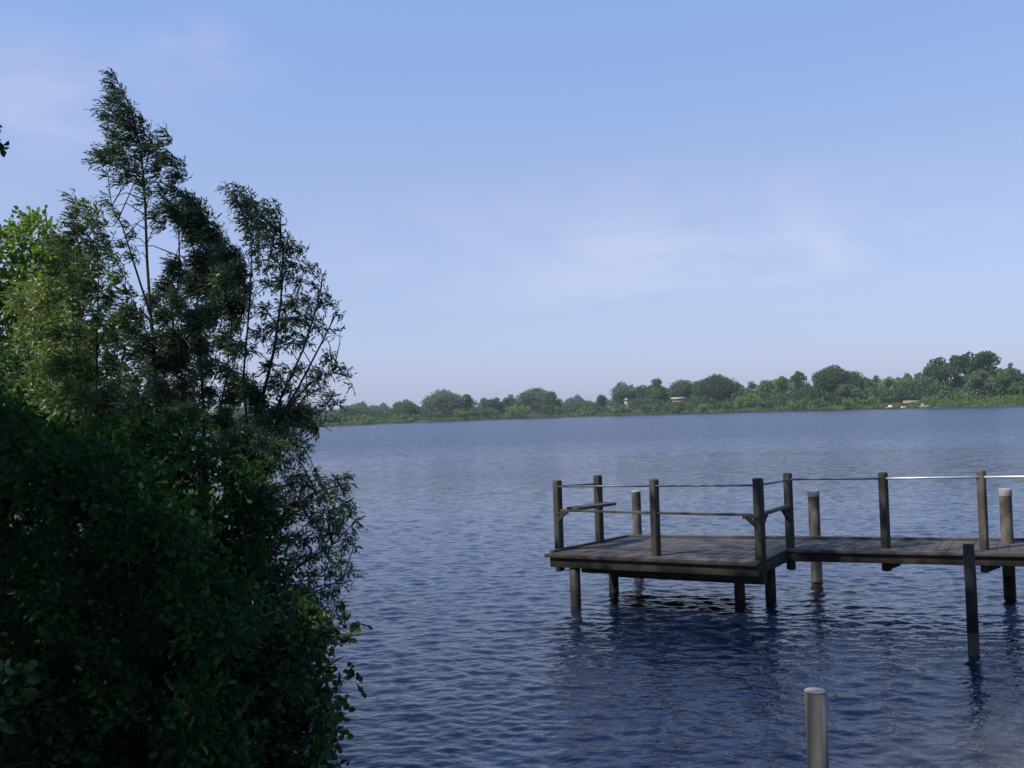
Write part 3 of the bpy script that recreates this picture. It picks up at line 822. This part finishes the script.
Yp = 6.6
p = at_y(815, 691, Yp); rp = 10.4 * Yp / FPX
o = empty('metal_pole', (p[0], p[1], -1.2), 'pale grey round pole with sunlit-toned top at the bottom of the picture', 'pole')
mb = MB(); mb.tube([(p[0], p[1], -1.2), (p[0], p[1], 0.3), (p[0], p[1], p[2] - .004)], rp, 28); mb.build('shaft', M['polegrey'], o, True)
mb = MB(); mb.tube([(p[0], p[1], p[2] - .004), (p[0], p[1], p[2] + .002), (p[0], p[1], p[2] + .006)], [rp * 1.01, rp * 1.01, rp * .96], 28); mb.build('cap', M['poletop'], o, False)  # just the shaft's top disc, with sunlight put into its colour

# ------------------------------------------------------------------ far shore


def place(px, back):
    d = ray(px, 410)
    az = math.degrees(math.atan2(d[0], d[1]))
    r = float(shoreR(az)) + back
    return r * math.sin(R_(az)), r * math.cos(R_(az))


def far_tree(px, top, hw, kind, back, label, cat='tree', name='broadleaf_tree', trunk=.25, shape=1.0, low=.0, group='trees on the far shore'):
    if cat == 'bush': back = max(1.5, back - 5)
    x, y = place(px, back)
    gz = ground_z(x, y)
    ph = (px - 512) / FPX
    ztop = at_y(px, top, y)[2]
    H = ztop - gz
    hwm = hw * y / FPX
    root = empty(name, (x, y, gz), label, cat, group)
    w = MB()
    w.tube([(x, y, gz - .3), (x + .1, y, gz + H * .4), (x + .2 * rng.normal(), y, gz + H * .8)], [.02 * H + .08, .014 * H + .05, .03], 6)
    c0 = gz + H * (low + (.12 if cat == 'tree' else 0)); ch = ztop - c0
    Ps = []; Ds = []
    nl = max(5, int(5 + hwm * ch / 9))
    for k in range(nl):
        u = (k + rng.random()) / nl
        wz = math.sqrt(max(.05, 1 - (abs(2 * (u - .42)) ** 2.4) * .92)) * (1 if shape >= 1 else (1.12 - u) * .9)
        a = rng.random() * 6.283; q = math.sqrt(rng.random()) * .68
        lr_ = min(hwm * .55, ch * .34) * rng.uniform(.65, 1.05) * (.65 + .35 * wz)
        zc = c0 + lr_ * .55 + u * (ch - lr_ * 1.5)
        C = np.array([x + math.cos(a) * q * hwm * wz, y + math.sin(a) * q * hwm * wz, zc])
        if k % 2 == 0 or k == nl - 1:
            q = math.sqrt(rng.random()) * .8 if k < nl - 1 else .1
            C = np.array([x + math.cos(a) * q * hwm, y + math.sin(a) * q * hwm, max(c0 + lr_ * .5, c0 + ch * math.sqrt(1 - .75 * q * q) * (1 if shape >= 1 else 1 - .35 * q) - lr_ * .9)])
        area = 4 * math.pi * lr_ * lr_
        n = int(max(60, min(900, area * 3.6)))
        q_ = unit(rng.normal(size=(n, 3)))
        Ps.append(C + q_ * lr_ * (rng.random((n, 1)) ** .3) * (.85 + .3 * rng.random((n, 1))) * np.array([1.12, 1.12, .88]))
        Ds.append(unit(q_ * .5 + rng.normal(size=(n, 3)) * .6 + (0, 0, -.1)))
        w.tube([(x, y, gz + H * .3 * (1 + u)), C], [.012 * H, .03], 4, False)
    P = np.concatenate(Ps); D = np.concatenate(Ds); n = len(P)
    ok = P[:, 2] > gz - .1
    P, D = P[ok], D[ok]; n = len(P)
    sz = .85 if hwm > 3 else .6
    V, F = leaf_mesh(P - D * .3, D, sz * rng.uniform(.6, 1.3, n), sz * .75 * rng.uniform(.7, 1.2, n), False)
    w.build('trunk' if cat == 'tree' else 'stem', M['bark_far'], root, True)
    mk('crown' if cat == 'tree' else 'foliage', V, [F], M['far_' + kind], root)
    return root


T = far_tree
T(346, 405, 11, 'grey', 30, 'small pale rounded tree on the far shore just right of the willow twigs')
T(405.5, 399, 13, 'mid', 30, 'low rounded tree standing alone between the pale rounded tree and the twin-domed pair')
T(444, 389, 18, 'grey', 30, 'broad grey-green tree, larger of the twin-domed pair left of centre on the far shore')
T(467.5, 394, 10, 'mid', 34, 'smaller tree joined to the right side of the broad grey-green tree')
T(484, 397.5, 6, 'grey', 38, 'thin pale tree between the twin-domed pair and a small dark round tree')
T(496, 397, 9, 'dark', 24, 'small dark round tree right of the thin pale tree, left of the wide dome')
T(511, 394, 7, 'mid', 30, 'narrow tree touching the left edge of the wide dome-shaped tree')
T(538, 387.5, 21, 'grey', 30, 'wide dome-shaped tree, tallest of the far shore left of the open gap', low=.05)
T(552, 391, 10, 'mid', 28, 'shoulder tree on the right side of the wide dome-shaped tree')
T(601, 395, 8, 'dark', 30, 'little dark tree alone at the left foot of the central tree line')
T(577, 402, 9, 'mid', 34, 'very low tree in the gap right of the wide dome-shaped tree')
T(623, 381.5, 12, 'grey', 32, 'first tall tree of the central line, greyish with a square left side')
T(643, 384.5, 10, 'dark', 36, 'dark tree second in the central line, behind the white gabled house')
T(658, 377, 12, 'mid', 34, 'pointed tree rising highest in the left half of the central line', shape=.8)
T(683, 379, 14, 'mid', 42, 'flat-topped tree behind the long pale building')
T(698, 381, 9, 'mid', 36, 'slim tree squeezed between the flat-topped tree and the tall blocky dark tree')
T(717, 373.5, 18, 'dark', 30, 'tall blocky dark tree dominating the middle of the far shore', low=.06)
T(739, 382, 7, 'dark', 36, 'short dark tree leaning against the right side of the tall blocky one')
T(752, 381, 7, 'grey', 36, 'small greyish tree with round top right of the tall blocky dark tree')
T(768, 380, 11, 'light', 32, 'fresh green sloping tree right of the small greyish one')
T(783, 376, 8, 'light', 34, 'narrow fresh green tree left of the dark double-peaked tree')
T(800, 370, 11, 'dark', 30, 'dark double-peaked tree left of the big smooth dome', shape=.9)
T(819, 383, 8, 'mid', 26, 'low tree under the left side of the big smooth dome')
T(838, 364.5, 23, 'dark', 34, 'big smooth dome-shaped dark tree right of the centre', low=.08)
T(850, 383, 18, 'mid', 20, 'mid green tree growing in front of the big smooth dome')
T(869, 378.5, 6, 'dark', 46, 'small round dark tree right of the big smooth dome')
T(876.8, 375, 3.2, 'dark', 50, 'tiny spire-like tree right of the big smooth dome', shape=.6)
T(890, 376.5, 9, 'light', 30, 'light green upright tree directly above the red-brown boat')
T(912, 383, 8, 'dark', 28, 'dark low tree above the tan boat shed')
T(921, 379.5, 7, 'mid', 36, 'mid green tree in the dip just left of the tallest tree group')
T(942, 356.5, 14, 'dark', 36, 'left trunk crown of the tallest tree group on the right')
T(956, 355, 13, 'dark', 42, 'second crown from the left in the tallest tree group')
T(970, 351.5, 13, 'dark', 38, 'third crown from the left in the tallest tree group', low=.08)
T(987, 351, 15, 'dark', 38, 'rightmost and highest crown of the tallest tree group, open underneath', low=.2)
T(982, 368.5, 15, 'grey', 20, 'lighter tree in front of the tallest tree group')
T(1004, 373, 12, 'mid', 20, 'mid green tree right of the lighter tree, before the dark ridge of trees')
T(1016, 367.5, 13, 'dark', 48, 'dark tree behind at the right picture edge')
T(1028, 379, 14, 'mid', 22, 'mid green tree cut by the right picture edge')
bs = dict(cat='bush', name='shore_bush', group='bushes on the far shore')
T(362, 415, 26, 'light', 8, 'long low bright bush on the far shore at the left end', **bs)
T(409, 413.5, 20, 'light', 7, 'bright mound bush second from the left on the far shore', **bs)
T(432, 411, 12, 'mid', 10, 'mid green bush below the larger of the twin-domed pair', **bs)
T(461, 408.5, 18, 'light', 8, 'wide bright bush below the smaller tree of the twin-domed pair', **bs)
T(486, 408, 18, 'mid', 8, 'dull green bush below the small dark round tree', **bs)
T(518, 405, 20, 'light', 9, 'tall bush at the left foot of the wide dome-shaped tree', **bs)
T(549, 404, 18, 'mid', 9, 'bush at the right foot of the wide dome-shaped tree', **bs)
T(587, 406, 20, 'light', 8, 'long bright bush under the open gap, left of the central line', **bs)
T(624, 405.5, 12, 'light', 6, 'yellow-green bush on the shore below the white gabled house', **bs)
T(650, 402.5, 17, 'mid', 8, 'bush left of the one below the long pale building', **bs)
T(680, 401, 18, 'mid', 8, 'bush below the long pale building', **bs)
T(706, 402.5, 14, 'light', 7, 'bright bush at the left foot of the tall blocky dark tree', **bs)
T(728, 403, 12, 'mid', 7, 'bush at the right foot of the tall blocky dark tree', **bs)
T(749, 393, 14, 'light', 12, 'tall bright rounded bush below the small greyish tree', **bs)
T(772, 396.5, 15, 'mid', 10, 'bush below the fresh green sloping tree', **bs)
T(803, 399, 20, 'light', 8, 'wide yellow-green bush below the dark double-peaked tree', **bs)
T(822, 398, 10, 'mid', 8, 'small dull bush below the left side of the big smooth dome', **bs)
T(848, 397.5, 20, 'light', 8, 'wide yellow-green bush below the big smooth dome', **bs)
T(872, 396.5, 12, 'light', 9, 'round bush left of the red-brown boat', **bs)
T(903, 388, 11, 'dark', 18, 'dark bush behind the white dinghy', **bs)
T(929, 398, 7, 'light', 10, 'pale bush just right of the tan boat shed', **bs)
T(941, 394, 12, 'light', 14, 'light green bush at the left foot of the tallest tree group', **bs)
T(960, 391.5, 14, 'light', 14, 'light green bush below the middle of the tallest tree group', **bs)
T(985, 396, 12, 'mid', 14, 'bush below the lighter tree at the tallest tree group', **bs)
T(1010, 395, 16, 'light', 14, 'light bush near the right picture edge behind the reeds', **bs)

# continuous scrub filling behind the bushes, distant woods, reeds: masses nobody could count
def mass(name, label, cat, xs, back, kind, hfun, depth, n, sz, z0=0.0):
    Ps = []
    for _ in range(n):
        px = random.uniform(*xs); bk = back + random.uniform(0, depth)
        x, y = place(px, bk)
        h = hfun(px) * random.random() ** .6
        Ps.append((x, y, h))
    P = np.array(Ps)
    P[:, 2] += height(P) + z0
    n = len(P)
    D = unit(rng.normal(size=(n, 3)) + (0, 0, .6))
    V, F = leaf_mesh(P, D, sz * rng.uniform(.6, 1.4, n), sz * .7 * rng.uniform(.6, 1.3, n), False)
    tag(mk(name, V, [F], M[kind], None), label, cat, kind='stuff')
def hs(px): return 5.0 + 1.6 * math.sin(px * .11) + 1.2 * math.sin(px * .047 + 2) + (1.5 if px > 700 else 0)
mass('shore_scrub', 'continuous dark green scrub belt along the far shore', 'scrub', (-120, 1085), 18, 'far_dark', hs, 26, 58000, 1.0)
def hd(px): return 5 + 6 * min(1, max(0, (px - 600) / 30)) + 3.0 * math.sin(px * .09) + 2.2 * math.sin(px * .23 + 1) + 1.2 * math.sin(px * .61)
mass('distant_wood', 'bluish distant wood on the horizon behind the far shore', 'wood', (-120, 700), 420, 'far_dark', hd, 60, 32000, 2.6)
mass('distant_wood', 'bluish distant wood behind the trees on the right', 'wood', (620, 1090), 160, 'far_mid', lambda px: hd(px) - .5, 60, 26000, 1.7)
# reeds
def hr(px): return .8 + .3 * math.sin(px * .05) + (1.4 if px > 920 else 0)
Ps = []
for _ in range(40000):
    px = random.uniform(-120, 1090)
    x, y = place(px, -2 + random.uniform(0, 4.5 + (12 if px > 918 else 0)))
    Ps.append((x, y, max(0, 0) + random.random() * hr(px) * .6))
P = np.array(Ps); P[:, 2] += np.maximum(0, height(P)); n = len(P)
D = unit(rng.normal(size=(n, 3)) * .35 + (0, 0, 1))
V, F = leaf_mesh(P, D, rng.uniform(.7, 1.4, n), rng.uniform(.12, .3, n), False)
tag(mk('reed_belt', V, [F], M['reed'], None), 'light green reed and grass fringe along the far waterline', 'reeds', kind='stuff')

# long grass on the near bank
xy = np.stack([rng.uniform(-32, 16, 150000), rng.uniform(-4, 55, 150000)], 1)
sd_ = lake_sd(xy); rr_ = np.hypot(xy[:, 0], xy[:, 1])
keep = (sd_ > -.15) & (sd_ < 9) & (rr_ > 3.0) & (rng.random(len(xy)) < np.clip(12 / (rr_ + 1), .12, 1)) & ~((rr_ < 9) & (xy[:, 0] > -1.2) & (sd_ > .8)) & ~((rr_ < 7.5) & (np.abs(xy[:, 0]) < .62 * xy[:, 1] + .5))
xy = xy[keep]; n = len(xy)
P = np.concatenate([xy, (height(xy) - .03)[:, None]], 1)
P[:, 2] = np.maximum(P[:, 2], -.1)
big = 1 + np.clip(np.hypot(xy[:, 0], xy[:, 1]) / 25, 0, 1.5)
D = unit(rng.normal(size=(n, 3)) * .32 + (0, 0, 1))
V, F = leaf_mesh(P, D, rng.uniform(.22, .6, n) * np.where(lake_sd(xy) < 1.0, 1.25, .8), rng.uniform(.012, .028, n) * big * 1.6, False)
tag(mk('bank_grass', V, [F], M['reed'], None), 'long green grass on the near bank under the bushes', 'grass', kind='stuff')

# ------------------------------------------------------------------ houses and boats far away
def house(px, base_y, w, d, h, roofh, wallm, roofm, label, back, rot=0, name='house'):
    x, y = place(px, back); z = at_y(px, base_y, y)[2]
    gz = ground_z(x, y)
    root = empty(name, (x, y, gz), label, 'house', 'houses on the far shore')
    az = -math.atan2(x, y) + rot
    ca, sa = math.cos(az), math.sin(az)
    def tr(p): return (x + p[0] * ca - p[1] * sa, y + p[0] * sa + p[1] * ca, p[2])
    def box(x0, y0, z0, x1, y1, z1, nm, mat, par=root):
        mb = MB()
        v = [tr(p) for p in ((x0, y0, z0), (x1, y0, z0), (x1, y1, z0), (x0, y1, z0), (x0, y0, z1), (x1, y0, z1), (x1, y1, z1), (x0, y1, z1))]
        mb.add(v, [(3, 2, 1, 0), (4, 5, 6, 7), (0, 1, 5, 4), (1, 2, 6, 5), (2, 3, 7, 6), (3, 0, 4, 7)])
        return mb.build(nm, mat, par)
    box(-w / 2, -d / 2, gz - .3, w / 2, d / 2, z + h, 'wall', wallm)
    mb = MB(); e = .4
    zz = z + h
    v = [tr(p) for p in ((-w / 2 - e, -d / 2 - e, zz - .1), (w / 2 + e, -d / 2 - e, zz - .1), (w / 2 + e, d / 2 + e, zz - .1), (-w / 2 - e, d / 2 + e, zz - .1), (-w / 2 - e, 0, zz + roofh), (w / 2 + e, 0, zz + roofh))]
    mb.add(v, [(3, 2, 1, 0), (0, 1, 5, 4), (2, 3, 4, 5), (0, 4, 3), (1, 2, 5)])
    mb.build('roof', roofm, root)
    k = max(1, int(w / 3))
    for i in range(k):
        cx = -w / 2 + (i + .5) * w / k
        box(cx - .5, -d / 2 - .03, z + h * .35, cx + .5, -d / 2 + .05, z + h * .8, 'window', M['darkglass'])
    return root
house(627, 402.5, 2.0, 2.2, 1.3, 1.0, M['housewhite'], M['housewhite'], 'small white gabled house half hidden in front of the dark central trees', 27, R_(80))
house(679, 400.0, 6.6, 3, .6, .8, M['brick'], M['roofpale'], 'long low brown building with pale roof among the central trees', 27)
house(929.5, 394.0, 1.1, 2, .5, .4, M['housewhite'], M['housewhite'], 'tiny white hut left of the light green bush by the tallest group', 30)
house(943, 392.2, 1.2, 2, .5, .4, M['housewhite'], M['roofpale'], 'tiny white hut just under the left crown of the tallest tree group', 31)
house(870, 391.8, .8, 1.5, .4, .3, M['housewhite'], M['housewhite'], 'tiny white hut showing right of the big smooth dome tree', 30)

def boat(px, L_, wd, hh, hullm, topm, label, out, cabin=True):
    x, y = place(px, -out)
    root = empty('moored_boat', (x, y, 0), label, 'boat', 'boats at the far shore')
    az = -math.atan2(x, y) + rng.normal(0, .25); ca, sa = math.cos(az), math.sin(az)
    def tr(p): return (x + p[0] * ca - p[1] * sa, y + p[0] * sa + p[1] * ca, p[2])
    secs = [(-.5, .42, 1), (-.3, .5, .96), (0, .5, .95), (.28, .36, 1.05), (.5, .03, 1.25)]
    mb = MB(); v = []
    for s_, b_, k in secs:
        for yy, zz in ((-b_ * wd, hh * k), (-b_ * wd * .7, -.12), (b_ * wd * .7, -.12), (b_ * wd, hh * k)):
            v.append(tr((s_ * L_, yy, zz)))
    f = [(0, 1, 2, 3), (16, 19, 18, 17)]
    for i in range(4):
        for j in range(4):
            a = i * 4 + j; c = i * 4 + (j + 1) % 4
            f.append((a, a + 4, c + 4, c))
    mb.add(v, f); mb.build('hull', hullm, root)
    if cabin:
        mb = MB()
        v = [tr((sx * L_, sy * wd, zz)) for zz, k in ((hh * .9, 1), (hh + .75, .75)) for sx, sy in ((-.28 * k, -.33 * k), (.2 * k, -.33 * k), (.2 * k, .33 * k), (-.28 * k, .33 * k))]
        mb.add(v, [(4, 5, 6, 7), (0, 1, 5, 4), (1, 2, 6, 5), (2, 3, 7, 6), (3, 0, 4, 7)])
        mb.build('cabin', topm, root)
    return root
boat(891, 3.6, 1.4, .7, M['redpaint'], M['hullwhite'], 'red-brown boat with white cabin moored at the far shore', 3)
boat(904.5, 2.4, 1.1, .8, M['hullwhite'], M['hullwhite'], 'small white dinghy between the red-brown boat and the tan boat shed', 2, False)
boat(924, 3.2, 1.3, .9, M['hullwhite'], M['hullwhite'], 'white cabin boat right of the tan boat shed at the far shore', -2)
house(912, 406, 5.0, 3, 1.1, .9, M['tanwood'], M['tanwood'], 'low tan boarded boat shed at the far waterline beside the boats', 4, 0, 'boat_shed')

# ------------------------------------------------------------------ light and sky
SUN_EL = R_(50)
sdir = np.array([-.9 * math.cos(SUN_EL), -.42 * math.cos(SUN_EL), math.sin(SUN_EL)]); sdir /= np.linalg.norm(sdir)
ld = bpy.data.lights.new('sun', 'SUN'); ld.energy = 3.8; ld.angle = R_(.53); ld.color = (1, .95, .87)
lo = bpy.data.objects.new('sun', ld); COL.objects.link(lo)
lo.rotation_euler = Vector(sdir).to_track_quat('Z', 'Y').to_euler()
W = bpy.data.worlds.new('World'); SC.world = W; W.use_nodes = True
nt = W.node_tree; L = nt.links.new
bg = nt.nodes['Background']
sky = nt.nodes.new('ShaderNodeTexSky'); sky.sky_type = 'NISHITA'; sky.sun_disc = False
sky.sun_elevation = SUN_EL; sky.sun_rotation = math.atan2(sdir[0], sdir[1])
sky.air_density = 1.0; sky.dust_density = 1.0; sky.ozone_density = 3.0; sky.altitude = 0
bg.inputs['Strength'].default_value = .05
L(sky.outputs[0], bg.inputs['Color'])
# summer haze veil in the sky: pale periwinkle low down, deeper blue overhead, with a few cirrus wisps
tc = nt.nodes.new('ShaderNodeTexCoord')
sep = nt.nodes.new('ShaderNodeSeparateXYZ'); L(tc.outputs['Generated'], sep.inputs[0])
vr = ramp(nt, [(0, (.125, .140, .297)), (.2, (.142, .167, .282)), (.36, (.112, .172, .345)), (.75, (.075, .15, .43))])
L(sep.outputs['Z'], vr.inputs['Fac'])
def mth(op, a, b_=None, c=None):
    n = nt.nodes.new('ShaderNodeMath'); n.operation = op
    for i, q in enumerate((a, b_, c)):
        if q is None: continue
        if isinstance(q, (int, float)): n.inputs[i].default_value = q
        else: L(q, n.inputs[i])
    return n.outputs[0]
az = mth('ARCTAN2', sep.outputs['X'], sep.outputs['Y']); el = mth('ARCSINE', sep.outputs['Z'])
def patch(a0, e0, sa, se, k):
    u = mth('DIVIDE', mth('SUBTRACT', az, R_(a0)), R_(sa)); v_ = mth('DIVIDE', mth('SUBTRACT', el, R_(e0)), R_(se))
    q = mth('ADD', mth('MULTIPLY', u, u), mth('MULTIPLY', v_, v_))
    return mth('MULTIPLY', mth('EXPONENT', mth('MULTIPLY', q, -1.0)), k)
pm = mth('ADD', patch(10, 8.6, 16, 3.4, 1.0), patch(-24.5, 16.3, 5.5, 2.6, 1.15))
pm = mth('ADD', pm, patch(-16, 19.2, 2.8, 1.4, 1.0))
mpw = nt.nodes.new('ShaderNodeMapping'); mpw.inputs['Scale'].default_value = (5, 5, 15); mpw.inputs['Rotation'].default_value = (0, R_(9), 0)
L(tc.outputs['Generated'], mpw.inputs['Vector'])
nz = N(nt, 'ShaderNodeTexNoise', Scale=1.0, Detail=6.0, Roughness=.6, Distortion=1.2); L(mpw.outputs[0], nz.inputs['Vector'])
cr = N(nt, 'ShaderNodeMapRange', interpolation_type='SMOOTHSTEP'); L(nz.outputs['Fac'], cr.inputs['Value'])
cr.inputs['From Min'].default_value = .24; cr.inputs['From Max'].default_value = .80
cm = mth('MULTIPLY', mth('MULTIPLY', cr.outputs[0], pm), .62)
mx = nt.nodes.new('ShaderNodeMix'); mx.data_type = 'RGBA'
L(cm, mx.inputs['Factor']); L(vr.outputs['Color'], mx.inputs['A']); mx.inputs['B'].default_value = (.33, .285, .345, 1)
bg2 = nt.nodes.new('ShaderNodeBackground'); bg2.inputs['Strength'].default_value = 1.0; L(mx.outputs['Result'], bg2.inputs['Color'])
ads = nt.nodes.new('ShaderNodeAddShader'); L(bg.outputs[0], ads.inputs[0]); L(bg2.outputs[0], ads.inputs[1])
L(ads.outputs[0], nt.nodes['World Output'].inputs['Surface'])
# summer haze over the lake
HAZE = 0.00017
if HAZE:
    hm = bpy.data.materials.new('haze'); hm.use_nodes = True
    hn = hm.node_tree; hn.nodes.clear()
    out = hn.nodes.new('ShaderNodeOutputMaterial'); pv = hn.nodes.new('ShaderNodeVolumePrincipled')
    pv.inputs['Density'].default_value = HAZE; pv.inputs['Color'].default_value = (.86, .90, .97, 1); pv.inputs['Anisotropy'].default_value = .2
    hn.links.new(pv.outputs[0], out.inputs['Volume'])
    mb = MB(); h0, h1 = -2.8, 38
    mb.add([(-1900, -300, h0), (1900, -300, h0), (1900, 1900, h0), (-1900, 1900, h0), (-1900, -300, h1), (1900, -300, h1), (1900, 1900, h1), (-1900, 1900, h1)],
           [(3, 2, 1, 0), (4, 5, 6, 7), (0, 1, 5, 4), (1, 2, 6, 5), (2, 3, 7, 6), (3, 0, 4, 7)])
    tag(mb.build('haze', hm), 'thin summer haze over the lake', 'haze', kind='stuff')
SC.view_settings.view_transform = 'Standard'; SC.view_settings.look = 'None'; SC.view_settings.exposure = .6; SC.view_settings.gamma = 1
SC.cycles.max_bounces = 8; SC.cycles.transparent_max_bounces = 8
SC.cycles.use_denoising = True
